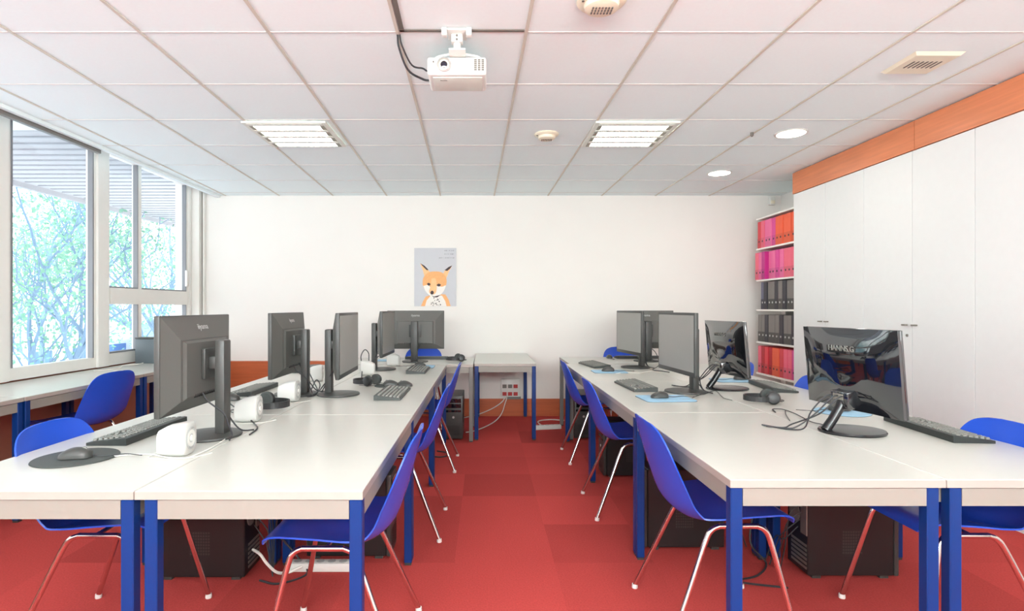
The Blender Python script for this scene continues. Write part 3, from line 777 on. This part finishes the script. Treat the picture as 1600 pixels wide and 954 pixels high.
shape('fox_cheek', [(330,610),(390,600),(430,640),(470,610),(560,620),(605,605),(570,690),(500,745),(420,735),(360,680)], 4, 'foxw')
shape('fox_muzzle', [(430,520),(480,520),(495,620),(480,700),(430,715),(400,680),(420,610)], 5, 'foxl')
shape('fox_eye', [(372,585),(395,572),(418,590),(395,608)], 6, 'foxd')
shape('fox_eye', [(490,600),(518,582),(545,598),(520,618)], 6, 'foxd')
shape('fox_nose', [(415,690),(435,668),(458,685),(450,712),(425,715)], 7, 'foxd')
shape('fox_mouth', [(425,722),(460,742),(545,720),(500,752),(455,750)], 7, 'foxd', False)
fl = MB(); rr = random.Random(3)
for i in range(26):
    u, v = rr.uniform(420, 545), rr.uniform(760, 855); s = rr.uniform(5, 11)
    fl.poly([pp(u-s*.5, v-s, 8), pp(u+s, v-s*.3, 8), pp(u+s*.2, v+s, 8)])
fl.build('fox_chest_fleck', 'foxd', po, smooth=False)
tx = MB()
for (v, u0) in ((172, 590), (215, 590), (262, 520)):
    u = u0
    while u < 705:
        w = rr.uniform(6, 16); hgt = rr.uniform(8, 15)
        tx.poly([pp(u, v+hgt*.5, 1), pp(u+w*.7, v+hgt*.5, 1), pp(u+w*.7+4, v-hgt*.5, 1), pp(u+4, v-hgt*.5, 1)]); u += w+rr.choice((3, 4, 12))
tx.build('caption', 'foxt', po, smooth=False)

# ------------------------------------------------------------------ cabinets
CXF = 3.03
cn = ['farthest white double cupboard, next to the binder shelf', 'second white double cupboard from the binder shelf', 'third white double cupboard from the binder shelf',
      'fourth white double cupboard, beyond the right edge', 'fifth white double cupboard, beside the viewer', 'sixth white double cupboard, behind the viewer', 'last white double cupboard at the near wall']
y1 = 5.52
for i, lab in enumerate(cn):
    y0 = y1-1.02
    c = empty('cupboard', lab, 'cupboard', (CXF, (y0+y1)/2, 0), 0, 'white cupboards along the right wall')
    MB().box(.02, RXW-CXF-.004, -.509, .509, .0, 2.388).build('carcass', 'cabinet', c, smooth=False)
    for s in (-1, 1):
        a, b = (-.508, -.002) if s < 0 else (.002, .508)
        d = MB().box(0, .018, a, b, .06, 2.386, .0015, seg=1).build('door', 'cabinet', c, smooth=False)
        hnd = MB()
        hy = s*.045
        hnd.tube([(-.001, hy, 1.155), (-.028, hy, 1.155), (-.028, hy-s*.0, 1.155)], .006, 8).box(-.034, -.026, hy-.018, hy+.018, 1.149, 1.161, .002)
        hnd.build('handle', 'port', d)
        if s > 0 and i != 0: MB().lathe([(.010, 0), (.010, .006)], (-.006, .045, 1.08), 14, RY(90)).build('keyhole', 'port', d)
    y1 = y0
struct('trim_9', MB().box(CXF-.008, RXW-.005, 3.962, 5.525, 2.390, CEIL-.008), 'wood', 'orange wood fascia board above the far cupboards')
struct('trim_10', MB().box(CXF-.008, RXW-.005, NY+.01, 3.958, 2.390, CEIL-.008), 'wood', 'orange wood fascia board above the near cupboards')

# ------------------------------------------------------------------ binder shelf
SX = 3.085
sh = empty('binder_shelf', 'white open shelf of coloured binders between cupboards and end wall', 'shelf', (SX, 5.95, 0))
levels = [.02, .19, .54, .89, 1.25, 1.58, 1.93, 2.27]
MB().box(.0, RXW-SX-.004, -.42, -.402, 0, 2.285).build('side_panel', 'shelf', sh, smooth=False)
MB().box(.30, RXW-SX-.004, .385, .405, 0, 2.285).build('side_panel', 'shelf', sh, smooth=False)
MB().box(RXW-SX-.016, RXW-SX-.004, -.40, .384, .02, 2.27).build('back_panel', 'shelf', sh, smooth=False)
for zz in levels:
    MB().box(-.012, RXW-SX-.017, -.40, .42, zz-.009, zz+.009).build('shelf_board', 'shelf', sh, smooth=False)
cols = {'red': (222, 62, 72), 'dark red': (190, 30, 45), 'orange': (240, 96, 58), 'pink': (238, 110, 160), 'magenta': (222, 72, 150), 'rose': (240, 104, 128), 'purple pink': (190, 40, 130), 'black': (50, 48, 56), 'grey': (122, 116, 112), 'slate': (96, 98, 122)}
for k_, v_ in cols.items(): M['b_'+k_] = mat('binder_'+k_.replace(' ', '_'), v_, .45, noise=.04); M['c_'+k_] = mat('binder_band_'+k_.replace(' ', '_'), tuple(int(x*(.58 if k_ in ('grey', 'slate') else .92)) for x in v_), .45)
rows = [(1.93, ['red', 'rose', 'pink', 'pink', 'magenta', 'orange', 'orange', 'orange', 'orange', 'orange'], 0, 'top'),
        (1.58, ['rose', 'pink', 'purple pink', 'pink', 'pink', 'magenta', 'pink', 'rose', 'rose', 'rose'], .03, 'second'),
        (1.25, ['slate', 'black', 'grey', 'grey', 'black', 'grey', 'black', 'grey', 'grey'], 0, 'third'),
        (.89, ['grey', 'grey', 'black', 'grey', 'grey', 'grey', 'black', 'grey', 'grey', 'black'], 0, 'fourth'),
        (.54, ['rose', 'dark red', 'red', 'dark red', 'orange', 'orange', 'red', 'rose', 'rose', 'magenta'], 0, 'fifth')]
ords = ['first', 'second', 'third', 'fourth', 'fifth', 'sixth', 'seventh', 'eighth', 'ninth', 'tenth']
protos = {}
def binder(col, lab, loc, grp):
    if col in protos: return dup(protos[col], lab, loc, 0, grp)
    b = empty('binder', lab, 'binder', loc, 0, grp)
    MB().box(0, .27, -.0365, .0365, 0, .30, .003, seg=1).build('cover', 'b_'+col, b, smooth=False)
    MB().box(-.0012, .0, -.0355, .0355, .004, .112).build('spine_band', 'c_'+col, b, smooth=False)
    MB().lathe([(.011, 0), (.011, .002), (.007, .0025)], (-.0012, 0, .075), 16, RY(-90)).build('finger_hole', 'silver' if col in ('black', 'grey', 'slate') else 'foxd', b)
    protos[col] = b; return b
for zz, cs, pull, nm in rows:
    n = len(cs); span = .80
    for i, c_ in enumerate(cs):      # i counts from the end wall (left in the photo)
        y = 5.95 + .372 - i*(.772/10) - (.06 if n == 9 else 0)
        px_ = .0
        if pull and i < 3: px_ = -.025-.01*(i == 2)
        binder(c_, '%s binder, %s from the left on the %s shelf of the binder unit' % (c_, ords[i], nm), (SX+px_+random.uniform(-.004, .008), y, zz+.0095), 'binders on the %s shelf' % nm)

# ------------------------------------------------------------------ ceiling things
def make_troffer(label, loc):
    t = empty('ceiling_light', label, 'ceiling light', loc, 0, 'square louvred ceiling lights')
    f = MB(); a = .298
    f.box(-a, a, -a, -a+.014, -.016, -.002).box(-a, a, a-.014, a, -.016, -.002).box(-a, -a+.03, -a+.014, a-.014, -.016, -.002).box(a-.03, a, -a+.014, a-.014, -.016, -.002)
    f.build('frame', 'louvre', t, smooth=False)
    pitch = (2*a-.028)/4
    for i in range(4):
        y0 = -a+.014+i*pitch
        MB().box(-a+.031, a-.031, y0+.045, y0+pitch-.002, -.008, -.004).build('tube_lamp', 'lampsoft', t, smooth=False)
        MB().box(-a+.031, a-.031, y0+.001, y0+.043, -.020, -.006).build('reflector_bar', 'louvre', t, smooth=False)
        fn = MB()
        for j in range(11): fn.box(-a+.07+j*.0465, -a+.073+j*.0465, y0+.045, y0+pitch-.002, -.018, -.008)
        fn.build('louvre_fin', 'louvre', t, smooth=False)
        MB().box(-a+.031, -a+.058, y0+.046, y0+pitch-.003, -.019, -.0085).build('end_cap', 'dim', t, smooth=False)
        MB().box(a-.058, a-.031, y0+.046, y0+pitch-.003, -.019, -.0085).build('end_cap', 'dim', t, smooth=False)
    return t
def cpt(px, py): k = (CY-py)/(CEIL-CH); k = -(py-CY)/(CEIL-CH); return ((px-CX)/k, F/k)
tx_, ty_ = cpt(463, 207)
yj = 2.70+.629*2.5
tr_ = make_troffer('louvred ceiling light on the left, nearer the windows', ((gx(-2, yj)+gx(-1, yj))/2, yj, CEIL-.003)); tr_.location.x = tx_
x2, _ = cpt(984, 204)
dup(tr_, 'louvred ceiling light on the right, above the right row', (x2, yj, CEIL-.003))
dup(tr_, 'louvred ceiling light behind the viewer on the left', (tx_, .5, CEIL-.003))
dup(tr_, 'louvred ceiling light behind the viewer on the right', (x2, .5, CEIL-.003))
def downlight(label, px, py, r=.10):
    x, y = cpt(px, py)
    d = empty('downlight', label, 'ceiling light', (x, y, CEIL), 0, 'round recessed downlights')
    MB().lathe([(r+.016, -.0005), (r+.016, -.006), (r+.004, -.008), (r, -.006), (r, -.0005)], (0, 0, 0), 36).build('trim_ring', 'white', d)
    MB().lathe([(r-.001, -.0062), (r*.9, -.0085)], (0, 0, 0), 36).build('diffuser', 'lamp', d)
downlight('round bright downlight nearer the viewer, above the cupboards side', 1236, 208)
downlight('round bright downlight farther away near the end wall', 1124, 270)
def detector(label, px, py, r=.1):
    x, y = cpt(px, py)
    d = empty('ceiling_detector', label, 'detector', (x, y, CEIL), 0)
    MB().lathe([(r, -.0005), (r*1.02, -.006), (r*.95, -.014), (r*.72, -.020), (r*.68, -.038), (r*.5, -.046), (.01, -.048)], (0, 0, 0), 36).build('housing', 'cream', d)
    g = MB()
    for i in range(7):
        for j in range(3): g.box(-r*.42+i*r*.13, -r*.42+i*r*.13+r*.06, -r*.30+j*r*.2, -r*.30+j*r*.2+r*.13, -.0495, -.0465)
    g.build('grille', 'gap', d, smooth=False)
    MB().lathe([(.006, 0), (.006, -.003)], (-r*.8, -r*.25, -.018), 10).build('indicator', 'gap', d)
detector('large cream round ceiling detector at the top of the view', 940, 0, .105)
detector('small cream round ceiling detector between the two louvred lights', 854, 209, .092)
x, y = cpt(1440, 97)
v = empty('ceiling_vent', 'cream square ceiling vent with slots above the cupboards side', 'vent', (x, y, CEIL))
MB().frustum((-.13, .13, -.13, .13), -.001, (-.115, .115, -.115, .115), -.016).build('frame', 'cream', v, smooth=False)
g = MB()
for i in range(7): g.box(-.075+i*.024, -.068+i*.024, -.045, .035, -.0185, -.0162)
g.build('slot', 'gap', v, smooth=False)
x, y = cpt(1175, 206)
tag(MB().lathe([(.012, 0), (.012, -.02), (.006, -.03)], (x, y, CEIL-.0055), 14).build('ceiling_clip', 'gap'), 'tiny dark clip on the ceiling grid left of the near downlight', 'clip')
ms_ = empty('motion_sensor', 'small white motion sensor high in the right corner of the end wall', 'sensor', (3.38, WY-.001, 2.53))
MB().box(-.035, .035, -.045, 0, -.05, .05, .012, seg=3).build('housing', 'white', ms_)
MB().box(-.025, .025, -.052, -.045, -.035, .005, .004).build('lens_window', 'cream', ms_)

# projector
k = 318.0; px0 = (713.5-CX)/k; py0 = F/k
pj = empty('projector', 'white projector hanging from the ceiling tile, lens toward the viewer', 'projector', (px0, py0, 2.424))
MB().box(-.146, .146, 0, .225, 0, .088, .014, seg=4).build('body', 'white', pj)
MB().box(-.120, .125, .03, .20, -.004, .0005, .002).build('underside_panel', 'louvre', pj)
L = TR(-.062, .0, .046) @ RX(90)
MB().lathe([(.034, -.002), (.036, .010), (.031, .014), (.028, .010), (.027, .003)], (0, 0, 0), 32, L).build('lens_ring', 'silver', pj)
MB().lathe([(.0265, .0), (.0265, .0045), (.023, .007)], (0, 0, 0), 32, L).build('lens_barrel', 'cream', pj)
MB().lathe([(.017, .006), (.017, .0085), (.010, .011), (.002, .012)], (0, 0, 0), 28, L).build('lens', 'lens', pj)
g = MB()
for i in range(3):
    for j in range(6): g.box(.086+i*.018, .099+i*.018, -.002, .001, .020+j*.0095, .0265+j*.0095)
g.build('exhaust_grille', 'gap', pj, smooth=False)
MB().box(-.085, -.05, .06, .064, -.0055, -.004).build('brand_lettering', 'gap', pj, smooth=False)
MB().box(.0, .03, -.002, .0005, .050, .053).build('model_lettering', 'silver', pj, smooth=False)
MB().box(-.118, -.110, -.002, .0005, .058, .066, .001).build('infrared_sensor', 'gap', pj, smooth=False)
mt = empty('projector_mount', 'white ceiling mount bracket holding the projector', 'bracket', (px0+.005, py0-.06, 2.424))
MB().box(-.045, .045, -.055, .055, .163, .1725, .003).build('ceiling_plate', 'white', mt)
MB().box(-.028, .028, -.02, .03, .125, .163, .006).build('joint_block', 'white', mt)
MB().lathe([(.018, .098), (.018, .126)], (0, .01, 0), 20).build('pole', 'white', mt)
MB().box(-.04, .04, -.01, .15, .090, .098, .002).build('yoke', 'white', mt)
for s in (-1, 1):
    MB().tube([(s*.03, .05, .096), (s*.09, .085, .100), (s*.105, .09, .096), (s*.108, .09, .089)], .006, 8).build('arm', 'white', mt)
    MB().box(s*.058-.013, s*.058+.013, -.065, -.030, .135, .172, .005, seg=3).build('clamp', 'white', mt)
    MB().lathe([(.005, 0), (.005, .004)], (s*.0, -.0205, .143+s*.009), 10, RX(90)).build('screw', 'gap', mt)
cable('projector_cable', 'pair of black cables looping from the ceiling into the left of the projector', [(-.42, 2.72, CEIL-.002), (-.415, 2.74, 2.54), (-.38, 2.80, 2.46), (-.32, 2.87, 2.445), (-.28, 2.88, 2.440), (-.20, 2.88, 2.45)], .0055)
cable('projector_cable', 'second black cable hanging just inside the first beside the projector', [(-.41, 2.72, CEIL-.002), (-.40, 2.74, 2.55), (-.36, 2.79, 2.48), (-.31, 2.83, 2.48), (-.28, 2.84, 2.470), (-.20, 2.84, 2.48)], .0045)

# ------------------------------------------------------------------ light
w = bpy.data.worlds.new('sky'); SC.world = w; w.use_nodes = True
nt = w.node_tree; bg = nt.nodes['Background']
tc = nt.nodes.new('ShaderNodeTexCoord'); sp_ = nt.nodes.new('ShaderNodeSeparateXYZ'); nt.links.new(tc.outputs['Generated'], sp_.inputs[0])
rp = nt.nodes.new('ShaderNodeValToRGB'); nt.links.new(sp_.outputs['Z'], rp.inputs[0])
rp.color_ramp.elements[0].color = (1, 1, 1, 1); rp.color_ramp.elements[1].color = (.93, .97, 1, 1)
nt.links.new(rp.outputs[0], bg.inputs[0]); bg.inputs[1].default_value = 3.6
def light(kind, name, loc, rot, energy, size=None, sy=None, col=(1,1,1)):
    l = bpy.data.lights.new(name, kind); l.energy = energy; l.color = col
    if kind == 'AREA': l.shape = 'RECTANGLE'; l.size = size; l.size_y = sy or size
    if kind == 'SUN': l.angle = R(3)
    o = bpy.data.objects.new(name, l); COL.objects.link(o); o.location = loc; o.rotation_euler = rot; return o
light('SUN', 'sun', (0, 0, 10), (R(48), R(10), R(65)), 3.0, col=(1, .97, .92))
light('AREA', 'overhead_fill', (0, -.3, 2.5), (0, 0, 0), 10, 4.5, 2.2, (.90, .975, 1))  # unseen area light added overhead to fill the room
light('AREA', 'ceiling_bounce_fill', (0, -1.6, 1.95), (R(129), 0, 0), 355, 4.8, .9, (.93, 1, 1))  # unseen area light added behind the camera to brighten the ceiling

cam = bpy.data.cameras.new('camera'); co = bpy.data.objects.new('camera', cam); COL.objects.link(co)
co.location = (0, 0, CH); co.rotation_euler = (R(90), 0, 0)
cam.sensor_width = 36; cam.lens = F/1600*36; cam.clip_start = .05; cam.clip_end = 200
cam.shift_x = (800-CX)/1600; cam.shift_y = (CY-477)/1600
SC.camera = co
SC.view_settings.view_transform = 'Standard'
SC.view_settings.exposure = 0.07
